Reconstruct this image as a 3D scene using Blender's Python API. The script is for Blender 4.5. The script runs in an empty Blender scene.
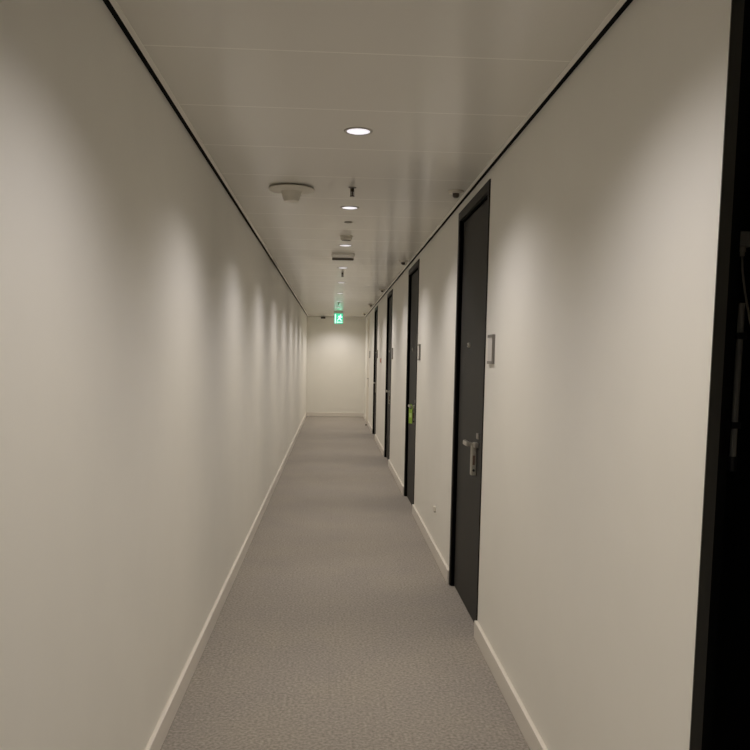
import bpy, bmesh, math, random
from mathutils import Matrix, Vector
random.seed(7)
C = bpy.context.scene.collection
PI = math.pi

# ------------------------------------------------------------------ materials
def mat(name, col, rough=0.6, metal=0.0, spec=0.5, emit=None, strength=0.0):
    m = bpy.data.materials.new(name); m.use_nodes = True
    b = m.node_tree.nodes['Principled BSDF']
    b.inputs['Base Color'].default_value = (*col, 1)
    b.inputs['Roughness'].default_value = rough
    b.inputs['Metallic'].default_value = metal
    b.inputs['Specular IOR Level'].default_value = spec
    if emit:
        b.inputs['Emission Color'].default_value = (*emit, 1)
        b.inputs['Emission Strength'].default_value = strength
    return m

def noisy(m, scale, amount, bump=0.0, bscale=None, detail=3.0):
    """small colour variation and bump in object space"""
    nt = m.node_tree; N = nt.nodes; L = nt.links; b = N['Principled BSDF']
    tc = N.new('ShaderNodeTexCoord')
    n = N.new('ShaderNodeTexNoise'); n.inputs['Scale'].default_value = scale; n.inputs['Detail'].default_value = detail
    L.new(tc.outputs['Object'], n.inputs['Vector'])
    r = N.new('ShaderNodeValToRGB'); c = b.inputs['Base Color'].default_value
    r.color_ramp.elements[0].position = 0.3; r.color_ramp.elements[1].position = 0.7
    r.color_ramp.elements[0].color = (*[x * (1 - amount) for x in c[:3]], 1)
    r.color_ramp.elements[1].color = (*[min(1, x * (1 + amount)) for x in c[:3]], 1)
    L.new(n.outputs['Fac'], r.inputs['Fac']); L.new(r.outputs['Color'], b.inputs['Base Color'])
    if bump:
        n2 = N.new('ShaderNodeTexNoise'); n2.inputs['Scale'].default_value = bscale or scale; n2.inputs['Detail'].default_value = 4
        L.new(tc.outputs['Object'], n2.inputs['Vector'])
        bp = N.new('ShaderNodeBump'); bp.inputs['Strength'].default_value = bump; bp.inputs['Distance'].default_value = 0.004
        L.new(n2.outputs['Fac'], bp.inputs['Height']); L.new(bp.outputs['Normal'], b.inputs['Normal'])
    return m

M = {}
M['wall'] = noisy(mat('wall_paint', (0.80, 0.787, 0.735), 0.75, spec=0.25), 3.0, 0.012, 0.05, 220)
M['ceiling'] = mat('ceiling_panel_metal', (0.73, 0.715, 0.665), 0.20, spec=0.23)
M['joint'] = mat('ceiling_joint', (0.84, 0.825, 0.77), 0.25, spec=0.25)
M['edge'] = mat('ceiling_edge_profile', (0.82, 0.80, 0.75), 0.5)
M['gap'] = mat('black_shadow_gap', (0.004, 0.004, 0.004), 0.9, spec=0.1)
M['skirting'] = mat('skirting_paint', (0.735, 0.70, 0.645), 0.42, spec=0.4)
M['carpet'] = mat('carpet', (0.30, 0.275, 0.25), 0.95, spec=0.1)
b_ = M['carpet'].node_tree.nodes['Principled BSDF']; b_.inputs['Sheen Weight'].default_value = 0.12; b_.inputs['Sheen Roughness'].default_value = 0.5
M['leaf'] = noisy(mat('door_leaf', (0.036, 0.035, 0.0315), 0.55, spec=0.16), 6, 0.05)
M['frame'] = mat('door_frame_paint', (0.014, 0.0135, 0.0115), 0.5, spec=0.2)
M['seal'] = mat('door_seal_rubber', (0.002, 0.002, 0.002), 0.9, spec=0.05)  # near-black strip in the gap between leaf and frame
M['steel'] = noisy(mat('brushed_steel', (0.50, 0.48, 0.43), 0.36, 0.85), 40, 0.06)
M['lock'] = noisy(mat('lock_case_metal', (0.36, 0.345, 0.29), 0.45, 0.4), 60, 0.06)
M['black'] = mat('black_plastic', (0.010, 0.010, 0.010), 0.5)
M['red'] = mat('red_plastic', (0.52, 0.23, 0.18), 0.5)
M['lockred'] = mat('dull_red_window', (0.13, 0.085, 0.06), 0.4)
M['green_card'] = noisy(mat('green_card', (0.27, 0.46, 0.05), 0.6), 20, 0.05)
M['green_pale'] = mat('pale_green_card', (0.50, 0.66, 0.22), 0.6)
M['plate_frame'] = mat('grey_plate_frame', (0.20, 0.188, 0.17), 0.4, 0.3)
M['plate_insert'] = mat('silver_plate_insert', (0.62, 0.60, 0.57), 0.45, 0.0)
M['white'] = mat('white_plastic', (0.74, 0.71, 0.64), 0.5)
M['offwhite'] = mat('off_white_plastic', (0.70, 0.67, 0.59), 0.5)
M['brass'] = mat('dark_bronze', (0.045, 0.036, 0.022), 0.4, 0.6)
M['greyplate'] = mat('grey_cover', (0.22, 0.205, 0.18), 0.5)
M['darklens'] = mat('dark_lens', (0.075, 0.060, 0.050), 0.3)
M['lens'] = mat('downlight_lens', (0.9, 0.9, 0.9), 0.4, emit=(0.93, 0.91, 1.0), strength=0.86)
M['ring'] = mat('downlight_ring', (0.40, 0.38, 0.35), 0.4, 0.2)
M['sign_green'] = mat('lit_green_sign', (0.02, 0.35, 0.18), 0.5, emit=(0.07, 0.62, 0.34), strength=1.0)
M['sign_white'] = mat('lit_white_pictogram', (0.8, 0.9, 0.85), 0.5, emit=(0.62, 1.0, 0.86), strength=1.15)
M['unlit_dark'] = mat('closet_unlit_dark', (0.0035, 0.0035, 0.003), 0.9, spec=0.05)  # near-black base colour stands in for the darkness of an unlit closet
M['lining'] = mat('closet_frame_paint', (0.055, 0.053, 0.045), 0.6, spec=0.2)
M['conduit'] = mat('dark_grey_conduit', (0.22, 0.215, 0.195), 0.5)
M['cable'] = mat('grey_cable', (0.30, 0.28, 0.23), 0.5)
M['whitedoor'] = mat('white_door_paint', (0.80, 0.765, 0.69), 0.5)

# carpet: fine fibre speckle, broad wear, faint tile grid
def carpet_nodes():
    m = M['carpet']; nt = m.node_tree; N = nt.nodes; L = nt.links; b = N['Principled BSDF']
    tc = N.new('ShaderNodeTexCoord')
    def noise(s, d):
        n = N.new('ShaderNodeTexNoise'); n.inputs['Scale'].default_value = s; n.inputs['Detail'].default_value = d
        L.new(tc.outputs['Object'], n.inputs['Vector']); return n.outputs['Fac']
    n1 = noise(75, 4); n2 = noise(2.2, 2); n3 = noise(420, 2)
    r = N.new('ShaderNodeValToRGB'); r.color_ramp.elements[0].position = 0.28; r.color_ramp.elements[1].position = 0.72
    r.color_ramp.elements[0].color = (0.222, 0.202, 0.180, 1); r.color_ramp.elements[1].color = (0.43, 0.395, 0.355, 1)
    L.new(n1, r.inputs['Fac'])
    r2 = N.new('ShaderNodeValToRGB'); r2.color_ramp.elements[0].position = 0.35; r2.color_ramp.elements[1].position = 0.65
    r2.color_ramp.elements[0].color = (0.94, 0.94, 0.95, 1); r2.color_ramp.elements[1].color = (1.0, 0.995, 0.975, 1)
    L.new(n2, r2.inputs['Fac'])
    mx = N.new('ShaderNodeMix'); mx.data_type = 'RGBA'; mx.blend_type = 'MULTIPLY'; mx.inputs[0].default_value = 1
    L.new(r.outputs['Color'], mx.inputs[6]); L.new(r2.outputs['Color'], mx.inputs[7])
    br = N.new('ShaderNodeTexBrick'); br.offset = 0.5
    br.inputs['Color1'].default_value = (1, 1, 1, 1); br.inputs['Color2'].default_value = (0.965, 0.965, 0.97, 1)
    br.inputs['Mortar'].default_value = (0.88, 0.88, 0.88, 1)
    br.inputs['Scale'].default_value = 1.0; br.inputs['Mortar Size'].default_value = 0.0015
    br.inputs['Brick Width'].default_value = 0.5; br.inputs['Row Height'].default_value = 0.5
    L.new(tc.outputs['Object'], br.inputs['Vector'])
    mx2 = N.new('ShaderNodeMix'); mx2.data_type = 'RGBA'; mx2.blend_type = 'MULTIPLY'; mx2.inputs[0].default_value = 1
    L.new(mx.outputs[2], mx2.inputs[6]); L.new(br.outputs['Color'], mx2.inputs[7])
    L.new(mx2.outputs[2], b.inputs['Base Color'])
    bp = N.new('ShaderNodeBump'); bp.inputs['Strength'].default_value = 0.5; bp.inputs['Distance'].default_value = 0.004
    L.new(n3, bp.inputs['Height']); L.new(bp.outputs['Normal'], b.inputs['Normal'])
carpet_nodes()

# ------------------------------------------------------------------ mesh helpers
def bm_box(bm, x0, x1, y0, y1, z0, z1):
    vs = [bm.verts.new((x, y, z)) for x in (x0, x1) for y in (y0, y1) for z in (z0, z1)]
    for f in ((0,1,3,2), (4,6,7,5), (0,4,5,1), (2,3,7,6), (0,2,6,4), (1,5,7,3)):
        bm.faces.new([vs[i] for i in f])

def link(name, bm, m, parent=None, bevel=0.0, smooth=False):
    bmesh.ops.recalc_face_normals(bm, faces=bm.faces)
    me = bpy.data.meshes.new(name); bm.to_mesh(me); bm.free()
    for x in (m if isinstance(m, (list, tuple)) else [m]): me.materials.append(x)
    if smooth:
        for p in me.polygons: p.use_smooth = True
    o = bpy.data.objects.new(name, me); C.objects.link(o)
    if parent: o.parent = parent
    if bevel:
        b = o.modifiers.new('bevel', 'BEVEL'); b.width = bevel; b.segments = 2; b.limit_method = 'ANGLE'
    return o

def box(name, x0, x1, y0, y1, z0, z1, m, parent=None, bevel=0.0):
    bm = bmesh.new(); bm_box(bm, x0, x1, y0, y1, z0, z1)
    return link(name, bm, m, parent, bevel)

def lathe(name, prof, m, parent=None, seg=48, loc=(0,0,0), axis='Z', smooth=True):
    """prof: (radius, height) pairs turned about the axis; open ends are capped"""
    bm = bmesh.new(); rings = []
    for r, z in prof:
        ring = []
        for k in range(seg):
            a = 2*PI*k/seg; p = (r*math.cos(a), r*math.sin(a), z)
            if axis == 'X': p = (z, p[0], p[1])
            if axis == 'Y': p = (p[0], z, p[1])
            ring.append(bm.verts.new(Vector(p) + Vector(loc)))
        rings.append(ring)
    for a, b in zip(rings, rings[1:]):
        for k in range(seg): bm.faces.new((a[k], a[(k+1) % seg], b[(k+1) % seg], b[k]))
    bm.faces.new(rings[0]); bm.faces.new(rings[-1])
    o = link(name, bm, m, parent)
    if smooth:
        for p in o.data.polygons: p.use_smooth = len(p.vertices) == 4
        e = o.modifiers.new('edges', 'EDGE_SPLIT'); e.split_angle = math.radians(35)
    return o

def prism(name, pts, y0, y1, m, parent=None):
    """polygon in XZ pushed along Y"""
    bm = bmesh.new()
    a = [bm.verts.new((x, y0, z)) for x, z in pts]; b = [bm.verts.new((x, y1, z)) for x, z in pts]
    bm.faces.new(a); bm.faces.new(b)
    n = len(pts)
    for i in range(n): bm.faces.new((a[i], a[(i+1) % n], b[(i+1) % n], b[i]))
    bmesh.ops.triangulate(bm, faces=[f for f in bm.faces if len(f.verts) > 4])
    return link(name, bm, m, parent)

def tube(name, pts, r, m, parent=None, seg=10):
    bm = bmesh.new(); pts = [Vector(p) for p in pts]; rings = []
    for i, p in enumerate(pts):
        d = (pts[min(i+1, len(pts)-1)] - pts[max(i-1, 0)]).normalized()
        u = d.orthogonal().normalized() if i == 0 else (u - d*u.dot(d)).normalized()
        v = d.cross(u)
        rings.append([bm.verts.new(p + r*(u*math.cos(2*PI*k/seg) + v*math.sin(2*PI*k/seg))) for k in range(seg)])
    for a, b in zip(rings, rings[1:]):
        for k in range(seg): bm.faces.new((a[k], a[(k+1) % seg], b[(k+1) % seg], b[k]))
    bm.faces.new(rings[0]); bm.faces.new(rings[-1])
    return link(name, bm, m, parent, smooth=True)

def tag(o, label, cat, group=None, kind=None):
    o['label'] = label; o['category'] = cat
    if group: o['group'] = group
    if kind: o['kind'] = kind
    return o

def thing(name, label, cat, loc=(0,0,0), group=None, kind=None):
    o = bpy.data.objects.new(name, None); C.objects.link(o); o.location = loc; o.empty_display_size = 0.05
    return tag(o, label, cat, group, kind)

def copy_tree(o, parent=None):
    c = o.copy(); C.objects.link(c)
    if parent: c.parent = parent
    for ch in list(o.children): copy_tree(ch, c)
    return c

# ------------------------------------------------------------------ measures
H = 2.5
XL, XR = -0.660, 0.808            # wall faces
Y0, YE = -3.0, 20.2               # back and end of the corridor
GAP = 0.022
DOORS = [4.225, 7.67, 11.08, 14.72, 17.75]     # near edge of each doorway
DW = 1.03                          # doorway width
DH = 2.452
NICHE = (0.63, 1.674)              # open closet doorway beside the camera
TH = 0.034                         # right wall thickness

# ------------------------------------------------------------------ room shell
def struct(o, label, cat='wall'):
    return tag(o, label, cat, kind='structure')

struct(box('floor', XL-0.1, 1.75, Y0-0.1, YE+0.1, -0.08, 0.0, M['carpet']), 'grey brown carpet floor running the whole corridor', 'floor')
struct(box('wall_left', XL-0.1, XL, Y0-0.1, YE+0.1, 0, H+0.1, M['wall']), 'blank white wall without any doors', 'wall')
struct(box('wall_end', XL, XR+TH, YE, YE+0.1, 0, H+0.1, M['wall']), 'white end wall facing down the corridor', 'wall')
struct(box('wall_back', XL, XR+TH, Y0-0.1, Y0, 0, H+0.1, M['wall']), 'white wall closing the corridor behind the viewer', 'wall')

# right wall: one outline with the doorways cut from the floor up
def right_wall():
    openings = [NICHE] + [(y, y + DW) for y in DOORS]
    pts = [(Y0, H+0.1), (Y0, 0)]
    for a, b in openings: pts += [(a, 0), (a, DH), (b, DH), (b, 0)]
    pts += [(YE, 0), (YE, H+0.1)]
    bm = bmesh.new()
    # clean strips so that the wall face stays planar and well shaded
    ys = sorted({p[0] for p in pts}); grid = {}
    def v(x, y, z):
        k = (round(x,5), round(y,5), round(z,5))
        if k not in grid: grid[k] = bm.verts.new(k)
        return grid[k]
    opened = lambda a, b: any(o0 <= a + 1e-6 and b <= o1 + 1e-6 for o0, o1 in openings)
    for a, b in zip(ys, ys[1:]):
        for x in (XR, XR+TH):
            bm.faces.new((v(x,a,DH), v(x,b,DH), v(x,b,H+0.1), v(x,a,H+0.1)))
            if not opened(a, b): bm.faces.new((v(x,a,0), v(x,b,0), v(x,b,DH), v(x,a,DH)))
        if opened(a, b): bm.faces.new((v(XR,a,DH), v(XR+TH,a,DH), v(XR+TH,b,DH), v(XR,b,DH)))
        bm.faces.new((v(XR,a,H+0.1), v(XR+TH,a,H+0.1), v(XR+TH,b,H+0.1), v(XR,b,H+0.1)))
    for a, b in openings:
        for y in (a, b): bm.faces.new((v(XR,y,0), v(XR+TH,y,0), v(XR+TH,y,DH), v(XR,y,DH)))
    return link('wall_right', bm, M['wall'])
struct(right_wall(), 'white wall broken by a row of dark doorways', 'wall')

# ceiling: full-width metal panels, 0.617 m long, with lighter joint strips
def ceiling():
    bm = bmesh.new(); x0, x1 = XL + GAP, XR - GAP
    P = 0.605; k0 = math.floor((Y0 - 3.304)/P); edges = []
    y = 3.304 + k0*P
    while y < YE + P: edges.append(y); y += P
    prof = []          # (y, z, material of the strip that starts here)
    j = 0.005
    for a in edges:
        prof += [(a - j, H, 1), (a - j*0.4, H + 0.0004, 1), (a + j*0.4, H + 0.0004, 1), (a + j, H, 0)]
    prof = [p for p in prof if Y0 < p[0] < YE]
    prof = [(Y0, H, 0)] + prof + [(YE - 0.012, H, 0)]
    top = []
    vs = [(bm.verts.new((x0, y, z)), bm.verts.new((x1, y, z))) for y, z, _ in prof]
    for (a, b), p, q in zip(zip(vs, vs[1:]), prof, prof[1:]):
        f = bm.faces.new((a[0], a[1], b[1], b[0])); f.material_index = p[2]
    # closed body above
    t = [bm.verts.new(c) for c in ((x0, Y0, H+0.03), (x1, Y0, H+0.03), (x1, YE-0.012, H+0.03), (x0, YE-0.012, H+0.03))]
    bm.faces.new(t)
    bm.faces.new((vs[0][0], vs[0][1], t[1], t[0])); bm.faces.new((vs[-1][0], vs[-1][1], t[2], t[3]))
    bm.faces.new([v[0] for v in vs] + [t[3], t[0]]); bm.faces.new([v[1] for v in vs] + [t[2], t[1]])
    return link('ceiling', bm, [M['ceiling'], M['joint']])
struct(ceiling(), 'satin beige metal ceiling of wide cross panels', 'ceiling')
struct(box('trim_1', XL-0.01, XL+GAP, Y0, YE, H+0.004, H+0.05, M['gap']), 'black shadow gap along the top of the blank wall', 'trim')
struct(box('trim_2', XR-GAP, XR+0.01, Y0, YE, H+0.004, H+0.05, M['gap']), 'black shadow gap along the top of the wall with doors', 'trim')
struct(box('trim_3', XL+GAP, XL+GAP+0.018, Y0, YE-0.012, H-0.0015, H+0.0005, M['edge']), 'pale ceiling edge strip beside the blank wall', 'trim')
struct(box('trim_4', XR-GAP-0.018, XR-GAP, Y0, YE-0.012, H-0.0015, H+0.0005, M['edge']), 'pale ceiling edge strip above the doorways', 'trim')
struct(box('trim_5', XL, XR, YE-0.012, YE, H+0.004, H+0.05, M['gap']), 'thin dark gap where ceiling meets the end wall', 'trim')

# skirtings
SK, ST = 0.095, 0.018
def skirting(name, x0, x1, y0, y1, label):
    return struct(box(name, x0, x1, y0, y1, 0, SK, M['skirting'], bevel=0.003), label, 'skirting board')
skirting('baseboard_left', XL, XL+ST, Y0, YE, 'white skirting board along the blank wall')
skirting('baseboard_end', XL+ST, XR-ST, YE-0.018, YE, 'white skirting board across the end wall')
ends = [NICHE[1]]
segs = [(Y0, NICHE[0]), (NICHE[1], DOORS[0])] + [(DOORS[i]+DW, DOORS[i+1]) for i in range(4)] + [(DOORS[4]+DW, YE)]
names = ['white skirting piece before the open dark closet', 'long white skirting piece between dark closet and first closed door',
         'white skirting piece between first and second closed doors', 'white skirting piece between second and third closed doors',
         'white skirting piece between third and fourth closed doors', 'white skirting piece between fourth dark door and the white door',
         'short white skirting piece between white door and end wall']
for (a, b), l in zip(segs, names):
    skirting('baseboard_right', XR-ST, XR, a, b, l)

# ------------------------------------------------------------------ dark doors
LX = XR + 0.034        # face of the leaf
def make_door(name, label, leaf_m, frame_m, strip_m, with_lock=True):
    d = thing(name, label, 'door', (XR, 0, 0), kind='structure')
    # local: x from the wall face, y from the near edge
    fw, fh = 0.042, 0.054
    bm = bmesh.new()
    o = [(0.0, 0), (0.0, DH), (DW, DH), (DW, 0)]; i = [(fw, 0), (fw, DH-fh), (DW-fw, DH-fh), (DW-fw, 0)]
    xa, xb = -0.007, 0.095
    vo = [[bm.verts.new((x, y, z)) for y, z in o] for x in (xa, xb)]
    vi = [[bm.verts.new((x, y, z)) for y, z in i] for x in (xa, xb)]
    for k in range(3):
        for s in range(2): bm.faces.new((vo[s][k], vo[s][k+1], vi[s][k+1], vi[s][k]))
        bm.faces.new((vo[0][k], vo[0][k+1], vo[1][k+1], vo[1][k])); bm.faces.new((vi[0][k], vi[0][k+1], vi[1][k+1], vi[1][k]))
    for k in (0, 3): bm.faces.new((vo[0][k], vi[0][k], vi[1][k], vo[1][k]))
    link('door_frame', bm, frame_m, d, bevel=0.0015)
    box('door_leaf', 0.022, 0.063, fw+0.004, DW-fw-0.012, 0.006, DH-fh-0.012, leaf_m, d, bevel=0.001)
    # strip in the gap between leaf and frame, on the far jamb and under the head
    bm = bmesh.new()
    bm_box(bm, 0.002, 0.060, DW-fw-0.010, DW-fw-0.0003, 0.001, DH-fh-0.001)
    bm_box(bm, 0.010, 0.060, fw+0.001, DW-fw-0.010, DH-fh-0.011, DH-fh-0.0003)
    link('door_seal', bm, strip_m, d)
    # lock case with lever
    lk = box('lock_case', -0.006, 0.022, 0.292, 0.345, 0.850, 1.036, M['lock'], d, bevel=0.004)
    bm = bmesh.new()
    bm_box(bm, -0.034, -0.005, 0.300, 0.322, 1.020, 1.042)
    bm_box(bm, -0.040, -0.018, 0.296, 0.418, 1.018, 1.044)
    link('lever', bm, M['steel'], lk, bevel=0.005)
    box('indicator_window', 0.000, 0.013, 0.2906, 0.2922, 0.912, 0.966, M['lockred'], lk)
    lathe('key_cylinder', [(0.0075, 0), (0.0075, 0.003)], M['black'], lk, 20, (0.007, 0.2893, 0.880), 'Y')
    box('lock_rose', 0.000, 0.022, 0.240, 0.296, 1.014, 1.044, M['steel'], d, bevel=0.003)
    box('latch_cover', 0.012, 0.022, 0.225, 0.275, 1.066, 1.098, M['greyplate'], d, bevel=0.003)
    v = lathe('door_viewer', [(0.015, 0.022), (0.015, 0.012), (0.011, 0.007), (0.007, 0.007)], M['steel'], d, 24, (0, 0.625, 1.600), 'X')
    lathe('viewer_lens', [(0.007, 0.0072), (0.004, 0.0055), (0.001, 0.0050)], M['black'], v, 20, (0, 0.625, 1.600), 'X')
    return d

door_labels = ['first closed dark grey door along the corridor, lock case and peephole in view',
               'second closed dark grey door, with green card hanging at its lever',
               'third closed dark grey door, beyond the one with the green card',
               'last dark grey door, just before the white door at the far end']
first = make_door('door_1', door_labels[0], M['leaf'], M['frame'], M['seal'])
first.location = (XR, DOORS[0], 0)
for k in range(1, 4):
    c = copy_tree(first); c.name = f'door_{k+1}'; c['label'] = door_labels[k]; c.location = (XR, DOORS[k], 0)
w = make_door('door_5', 'white painted door flush in the wall beside the end wall', M['whitedoor'], M['whitedoor'], M['whitedoor'])
w.location = (XR, DOORS[4], 0)
for ch in w.children:
    if ch.name.startswith('lock_case') or ch.name.startswith('lock_rose') or ch.name.startswith('latch_cover') or ch.name.startswith('door_viewer'):
        ch.location.y -= 0.17

# green card hung on the lever of door 2
t = thing('door_hanger', 'bright green card tag hanging from the lever of the second dark door', 'door tag', (XR-0.022, DOORS[1]+0.311, 1.0195))
bm = bmesh.new()
R0, R1, n = 0.022, 0.034, 24      # loop round the lever bar, then the card below it
outer = [(-0.034, -0.160), (0.034, -0.160)] + [(R1*math.cos(a), R1*math.sin(a)) for a in [PI*k/(n) for k in range(n+1)]]
inner = [(R0*math.cos(2*PI*k/n), R0*math.sin(2*PI*k/n)) for k in range(n)]
f_ = []
vo = [bm.verts.new((-0.001, y, z)) for y, z in outer]; vi = [bm.verts.new((-0.001, y, z)) for y, z in inner]
eo = [bm.edges.new((vo[i], vo[(i+1) % len(vo)])) for i in range(len(vo))]; ei = [bm.edges.new((vi[i], vi[(i+1) % n])) for i in range(n)]
g = bmesh.ops.triangle_fill(bm, use_beauty=True, edges=eo + ei)
ex = bmesh.ops.extrude_face_region(bm, geom=[f for f in bm.faces])
bmesh.ops.translate(bm, vec=(0.002, 0, 0), verts=[v for v in ex['geom'] if isinstance(v, bmesh.types.BMVert)])
card = link('card', bm, M['green_card'], t)
box('printed_panel', -0.0018, -0.0009, -0.026, 0.026, -0.100, -0.055, M['green_pale'], t)
# stretch: the card is seen almost edge on, so it hangs turned a little towards the corridor
t.rotation_euler = (0, 0, math.radians(24))

# ------------------------------------------------------------------ open closet beside the camera
def closet():
    a, b = NICHE
    struct(box('wall_closet_end', XR+TH, 1.70, 1.95, 2.05, 0, H+0.1, M['unlit_dark']), 'unlit end wall inside the open closet', 'closet wall')
    struct(box('wall_closet_back', 1.60, 1.70, 0.30, 1.95, 0, H+0.1, M['unlit_dark']), 'unlit rear wall inside the open closet', 'closet wall')
    struct(box('wall_closet_near', XR+TH, 1.70, 0.20, 0.30, 0, H+0.1, M['unlit_dark']), 'unlit near wall inside the open closet', 'closet wall')
    struct(box('ceiling_closet', XR+TH, 1.70, 0.20, 2.05, H-0.03, H+0.08, M['unlit_dark']), 'unlit ceiling inside the open closet', 'closet ceiling')
    struct(box('floor_closet', XR+TH, 1.60, 0.30, 1.95, 0, 0.004, M['unlit_dark']), 'unlit floor inside the open closet', 'closet floor')
    # two inner cheeks that cover the white wall edges inside
    d = thing('door_6', 'black door frame of the open dark closet at the picture edge', 'door frame', (XR, a, 0), kind='structure')
    w = b - a
    for s, (ya, yb) in enumerate(((0, 0.004), (w-0.004, w))):
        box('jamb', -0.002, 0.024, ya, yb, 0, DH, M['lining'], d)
        box('jamb_reveal', 0.024, TH+0.001, ya, yb, 0, DH, M['unlit_dark'], d)
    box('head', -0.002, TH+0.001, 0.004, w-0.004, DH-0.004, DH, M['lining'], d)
    struct(box('trim_6', XR+TH, XR+TH+0.012, b, 1.95, 0.004, H-0.03, M['unlit_dark']), 'unlit dark lining on the inner face of the closet front', 'trim')
    struct(box('trim_7', XR+TH, XR+TH+0.012, 0.30, a, 0.004, H-0.03, M['unlit_dark']), 'unlit dark lining inside the closet front, near side', 'trim')
closet()
# conduit on the closet end wall, junction box above it, cable hanging from the box
cz = thing('conduit', 'dark grey vertical conduit inside the open unlit closet', 'conduit', (0.998, 1.93, 1.477))
lathe('pipe', [(0.008, -0.19), (0.008, 0.19)], M['conduit'], cz, 20)
lathe('end_sleeve', [(0.011, -0.225), (0.011, -0.188)], M['black'], cz, 20)
for z in (-0.11, 0.11):
    box('clip', -0.012, 0.012, -0.011, 0.019, z-0.008, z+0.008, M['black'], cz, bevel=0.001)
jb = thing('junction_box', 'small dark box on the unlit closet wall above the conduit', 'junction box', (0.992, 1.93, 1.82))
box('box_body', -0.020, 0.020, -0.012, 0.02, -0.018, 0.018, M['conduit'], jb, bevel=0.003)
lathe('cable_gland', [(0.006, -0.040), (0.006, -0.030), (0.008, -0.030), (0.008, -0.018)], M['cable'], jb, 16)
ca = tube('cable', [(0.992, 1.93, 1.781), (0.994, 1.93, 1.75), (1.004, 1.928, 1.69), (1.02, 1.925, 1.62), (1.04, 1.92, 1.55), (1.065, 1.92, 1.46), (1.09, 1.92, 1.36), (1.10, 1.92, 1.2), (1.10, 1.92, 0.6), (1.10, 1.92, 0.01)], 0.0028, M['cable'])
tag(ca, 'thin grey cable hanging from the small box in the unlit closet', 'cable')

# ------------------------------------------------------------------ downlights
def make_downlight():
    t = thing('ceiling_downlight', '', 'ceiling light', (0, 0, H), 'recessed ceiling downlights')
    lathe('ring', [(0.051, 0.0), (0.0515, -0.0035), (0.062, -0.003), (0.064, 0.0)], M['ring'], t, 48)
    lathe('lens', [(0.0505, 0.0004), (0.0505, -0.0012), (0.045, -0.0022)], M['lens'], t, 48)
    l = bpy.data.lights.new('downlight_lamp', 'SPOT')
    l.energy = LAMP; l.spot_size = math.radians(SPOT); l.spot_blend = 1.0; l.shadow_soft_size = 0.045
    # the beam is warm straight down and a little cooler towards its rim
    l.use_nodes = True; N = l.node_tree.nodes; L = l.node_tree.links; e = N['Emission']
    tc = N.new('ShaderNodeTexCoord'); sx = N.new('ShaderNodeSeparateXYZ'); ab = N.new('ShaderNodeMath'); ab.operation = 'ABSOLUTE'
    rp = N.new('ShaderNodeValToRGB'); rp.color_ramp.elements[0].position = 0.62; rp.color_ramp.elements[1].position = 0.95
    rp.color_ramp.elements[0].color = (1.0, 0.935, 0.93, 1); rp.color_ramp.elements[1].color = (1.0, 0.90, 0.785, 1)
    L.new(tc.outputs['Normal'], sx.inputs[0]); L.new(sx.outputs['Z'], ab.inputs[0]); L.new(ab.outputs[0], rp.inputs['Fac']); L.new(rp.outputs['Color'], e.inputs['Color'])
    lo = bpy.data.objects.new('lamp', l); C.objects.link(lo); lo.parent = t; lo.location = (0, 0, -0.008)
    return t
LAMP, SPOT = 75, 138
LIGHT_Y = [3.60 + 1.815*k for k in range(-3, 9)] + [19.5]
light_labels = ['round downlight farthest back, behind the viewer', 'round downlight on the ceiling just behind the viewer',
  'round downlight overhead, above the dark closet opening', 'largest bright round downlight on the ceiling, short of the round disc sensor',
  'second bright round downlight, just past the first sprinkler', 'third bright round downlight, just past the small smoke detector',
  'fourth round downlight, just past the boxy ceiling fitting', 'fifth round downlight, past the second sprinkler',
  'sixth round downlight, two places past the second sprinkler', 'seventh round downlight, just short of the third sprinkler',
  'eighth round downlight, just past the third sprinkler', 'small distant round downlight just beyond the green exit sign',
  'last round downlight, close in front of the end wall']
dl = make_downlight()
for k, (y, lab) in enumerate(zip(LIGHT_Y, light_labels)):
    o = dl if k == 0 else copy_tree(dl)
    o.location = (0.098, y, H); o['label'] = lab

# ------------------------------------------------------------------ other ceiling fittings
t = thing('ceiling_sensor', 'large pale round disc with short tapered stem under the ceiling', 'ceiling sensor', (-0.256, 4.827, H))
lathe('shadow_gap_ring', [(0.115, 0.0), (0.115, -0.007)], M['greyplate'], t, 64)  # ring coloured dark for the shade between ceiling and disc
lathe('disc', [(0.128, -0.007), (0.134, -0.010), (0.134, -0.013), (0.128, -0.017), (0.070, -0.021), (0.062, -0.024)], M['offwhite'], t, 64)
lathe('stem', [(0.062, -0.022), (0.056, -0.035), (0.046, -0.070), (0.042, -0.078), (0.034, -0.080)], M['offwhite'], t, 48)

def make_sprinkler():
    t = thing('sprinkler_head', '', 'sprinkler', (0, 0, H), 'ceiling sprinklers')
    lathe('escutcheon', [(0.024, 0.0), (0.023, -0.003), (0.014, -0.005)], M['greyplate'], t, 32)
    lathe('body', [(0.011, -0.004), (0.011, -0.016), (0.008, -0.018), (0.008, -0.024)], M['brass'], t, 24)
    for s in (-1, 1):
        box('frame_arm', s*0.0095-0.0018, s*0.0095+0.0018, -0.004, 0.004, -0.050, -0.014, M['brass'], t)
    lathe('glass_bulb', [(0.004, -0.024), (0.0055, -0.034), (0.004, -0.047)], M['darklens'], t, 16)
    lathe('deflector', [(0.013, -0.048), (0.015, -0.050), (0.013, -0.052)], M['brass'], t, 24)
    return t
sp = make_sprinkler()
for k, (y, lab) in enumerate(((4.776, 'dark sprinkler head beside the large round disc sensor'),
                              (9.556, 'dark sprinkler head beyond the boxy ceiling fitting'),
                              (14.87, 'tiny distant sprinkler head before the green exit sign'))):
    o = sp if k == 0 else copy_tree(sp)
    o.location = (0.100, y, H); o['label'] = lab

t = lathe('ceiling_cover', [(0.030, 0.0), (0.030, -0.003), (0.026, -0.006)], M['greyplate'], None, 32)
t.location = (0.100, 5.985, H); tag(t, 'small flat grey round cover between second downlight and smoke detector', 'ceiling cover')

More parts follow.
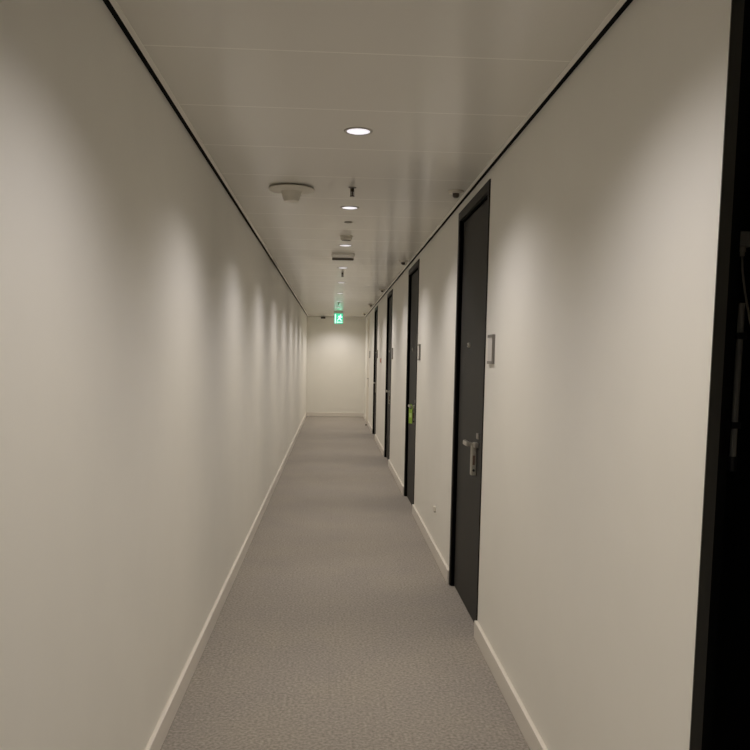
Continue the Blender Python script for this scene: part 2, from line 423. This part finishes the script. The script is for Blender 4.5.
t = thing('smoke_detector', 'small pale smoke detector on ceiling before the third downlight', 'smoke detector', (0.097, 6.67, H))
lathe('base', [(0.054, 0.0), (0.054, -0.010), (0.050, -0.012)], M['offwhite'], t, 40)
lathe('chamber', [(0.040, -0.011), (0.040, -0.018), (0.046, -0.020), (0.046, -0.030), (0.040, -0.036)], M['offwhite'], t, 40)
lathe('vent_ring', [(0.038, -0.0355), (0.036, -0.040), (0.030, -0.041)], M['darklens'], t, 40)

t = thing('emergency_light', 'pale boxy emergency fitting under the ceiling, past the third downlight', 'emergency light', (0.085, 7.86, H))
box('housing', -0.110, 0.110, -0.09, 0.09, -0.030, 0.0, M['edge'], t, bevel=0.006)
box('lens_cover', -0.104, 0.104, 0.050, 0.088, -0.050, -0.029, M['darklens'], t, bevel=0.004)

def make_pir():
    t = thing('presence_detector', '', 'presence detector', (0, 0, H), 'presence detectors above the doors')
    lathe('base', [(0.046, 0.0), (0.046, -0.008), (0.042, -0.013), (0.030, -0.015)], M['offwhite'], t, 40)
    lathe('sensor_lens', [(0.020, -0.014), (0.020, -0.030), (0.015, -0.037), (0.008, -0.040)], M['darklens'], t, 32)
    return t
pd = make_pir()
pl = ['round presence detector with dark lens above the first closed dark door', 'small round presence detector above the door with the green card',
      'small round presence detector above the third closed dark door', 'tiny round presence detector above the last dark door', 'tiny round presence detector above the white door']
for k, (x, y) in enumerate(((0.711, 4.79), (0.705, 8.28), (0.708, 11.8), (0.703, 15.25), (0.703, 18.3))):
    o = pd if k == 0 else copy_tree(pd)
    o.location = (x, y, H); o['label'] = pl[k]

t = thing('wall_sensor', 'small black sensor box high on the end wall under the ceiling', 'sensor', (-0.256, YE, 2.468))
box('housing', -0.056, 0.056, -0.045, 0.0, -0.024, 0.024, M['black'], t, bevel=0.006)
box('front_window', -0.040, 0.040, -0.047, -0.044, -0.014, 0.008, M['darklens'], t)

# ------------------------------------------------------------------ exit sign
t = thing('exit_sign', 'glowing green and white emergency exit sign hanging from the ceiling', 'exit sign', (0.114, 17.8, H))
box('housing', -0.105, 0.105, -0.020, 0.020, -0.045, 0.0, M['white'], t, bevel=0.003)
W, T0, B0 = 0.095, -0.050, -0.268
pn = box('lit_panel', -W, W, -0.008, 0.008, B0, -0.045, M['sign_green'], t)
def sub(nm, pts):
    return prism(nm, pts, -0.0095, -0.0078, M['sign_white'], t)
# doorway on the left edge
sub('pictogram_door', [(-0.085, -0.262), (-0.085, -0.062), (-0.058, -0.062), (-0.058, -0.262)])
# running man
def capsule(p, q, r):
    (x0, z0), (x1, z1) = p, q; a = math.atan2(z1-z0, x1-x0)
    return [(x1 + r*math.cos(a+u), z1 + r*math.sin(a+u)) for u in [(-PI/2 + PI*k/8) for k in range(9)]] + \
           [(x0 + r*math.cos(a+u), z0 + r*math.sin(a+u)) for u in [(PI/2 + PI*k/8) for k in range(9)]]
bm = bmesh.new()
def add_poly(pts, y0, y1):
    a = [bm.verts.new((x, y0, z)) for x, z in pts]; b = [bm.verts.new((x, y1, z)) for x, z in pts]
    bm.faces.new(a); bm.faces.new(b[::-1])
    for i in range(len(pts)): bm.faces.new((a[i], b[i], b[(i+1) % len(pts)], a[(i+1) % len(pts)]))
strokes = [((0.046, -0.078), (0.0465, -0.078), 0.013), ((0.036, -0.104), (0.022, -0.148), 0.012), ((0.034, -0.104), (0.000, -0.112), 0.006),
           ((0.000, -0.112), (-0.016, -0.134), 0.006), ((0.038, -0.104), (0.062, -0.128), 0.006), ((0.062, -0.128), (0.080, -0.118), 0.006),
           ((0.022, -0.150), (-0.008, -0.172), 0.008), ((-0.008, -0.172), (-0.024, -0.205), 0.007), ((0.024, -0.150), (0.040, -0.182), 0.008), ((0.040, -0.182), (0.074, -0.196), 0.007)]
for p, q, r in strokes: add_poly(capsule(p, q, r), -0.0095, -0.0078)
link('pictogram_person', bm, M['sign_white'], t)
# arrow along the bottom pointing at the doorway
sub('pictogram_arrow', [(-0.050, -0.236), (-0.022, -0.214), (-0.022, -0.226), (0.085, -0.226), (0.085, -0.248), (-0.022, -0.248), (-0.022, -0.260)])

# ------------------------------------------------------------------ name plates and small wall fittings
def make_plate():
    t = thing('door_sign', '', 'door sign', (0, 0, 0), 'name plates beside the doors')
    bm = bmesh.new()
    bm_box(bm, -0.0145, 0, -0.062, 0.062, 0.060, 0.074); bm_box(bm, -0.0145, 0, -0.062, 0.062, -0.074, -0.060)
    bm_box(bm, -0.0145, 0, -0.062, -0.056, -0.060, 0.060)
    link('holder', bm, M['plate_frame'], t)
    box('insert', -0.011, 0, -0.056, 0.062, -0.060, 0.060, M['plate_insert'], t)
    return t
np_ = make_plate()
nl = ['grey blank name plate beside the first closed dark door', 'grey name plate beside the door with the green card',
      'small grey name plate beside the third closed dark door', 'tiny grey name plate beside the last dark door', 'tiny grey name plate beside the white door']
for k, y in enumerate((4.045, 7.455, 10.86, 14.50, 17.52)):
    o = np_ if k == 0 else copy_tree(np_)
    o.location = (XR, y, 1.568); o['label'] = nl[k]

t = thing('call_point', 'tiny red fitting on the wall between third and fourth dark doors', 'call point', (XR, 13.29, 1.46))  # small red fitting, read as a call point
box('backplate', -0.012, 0, -0.045, 0.045, -0.050, 0.050, M['white'], t, bevel=0.002)
box('red_button', -0.026, -0.011, -0.032, 0.032, -0.034, 0.034, M['red'], t, bevel=0.003)

t = thing('wall_fitting', 'tiny white fitting low on the wall between first two dark doors', 'wall fitting', (XR, 6.075, 0.352))  # small white fitting, its use unknown
box('white_cover', -0.018, 0, -0.024, 0.024, -0.012, 0.024, M['white'], t, bevel=0.002)
box('dark_base', -0.012, 0, -0.018, 0.018, -0.020, -0.012, M['greyplate'], t)

t = thing('door_stop', 'small dark door stop on carpet near the white door', 'door stop', (0.75, 17.55, 0))
lathe('base', [(0.022, 0.0), (0.022, 0.006), (0.014, 0.008)], M['steel'], t, 24)
lathe('rubber_bumper', [(0.016, 0.007), (0.017, 0.012), (0.017, 0.034), (0.012, 0.040)], M['darklens'], t, 24)

# ------------------------------------------------------------------ camera and world
cam = bpy.data.cameras.new('camera'); co = bpy.data.objects.new('camera', cam); C.objects.link(co)
Rr = Vector((0.9984698307777808, -0.05228278629201675, 0.018014085714600954))
Uu = Vector((-0.013107994352946427, 0.09270765465477848, 0.9956070867829605))
Ff = Vector((0.0537231561864417, 0.9943197679951625, -0.09188047378748956))
m = Matrix(((Rr.x, Uu.x, -Ff.x, 0), (Rr.y, Uu.y, -Ff.y, 0), (Rr.z, Uu.z, -Ff.z, 1.520), (0, 0, 0, 1)))
co.matrix_world = m
cam.sensor_width = 36; cam.sensor_fit = 'HORIZONTAL'; cam.lens = 800/750*36; cam.shift_y = 55.555/750
cam.clip_start = 0.05; cam.clip_end = 100
bpy.context.scene.camera = co
w = bpy.data.worlds.new('world'); bpy.context.scene.world = w; w.use_nodes = True
w.node_tree.nodes['Background'].inputs[0].default_value = (0, 0, 0, 1)
sc = bpy.context.scene
sc.view_settings.view_transform = 'Standard'; sc.view_settings.look = 'None'
sc.view_settings.exposure = 0.0; sc.view_settings.gamma = 1.0; sc.view_settings.use_curve_mapping = False
sc.cycles.max_bounces = 14; sc.cycles.diffuse_bounces = 12; sc.cycles.glossy_bounces = 4
sc.cycles.use_denoising = True
sc.cycles.sample_clamp_indirect = 8
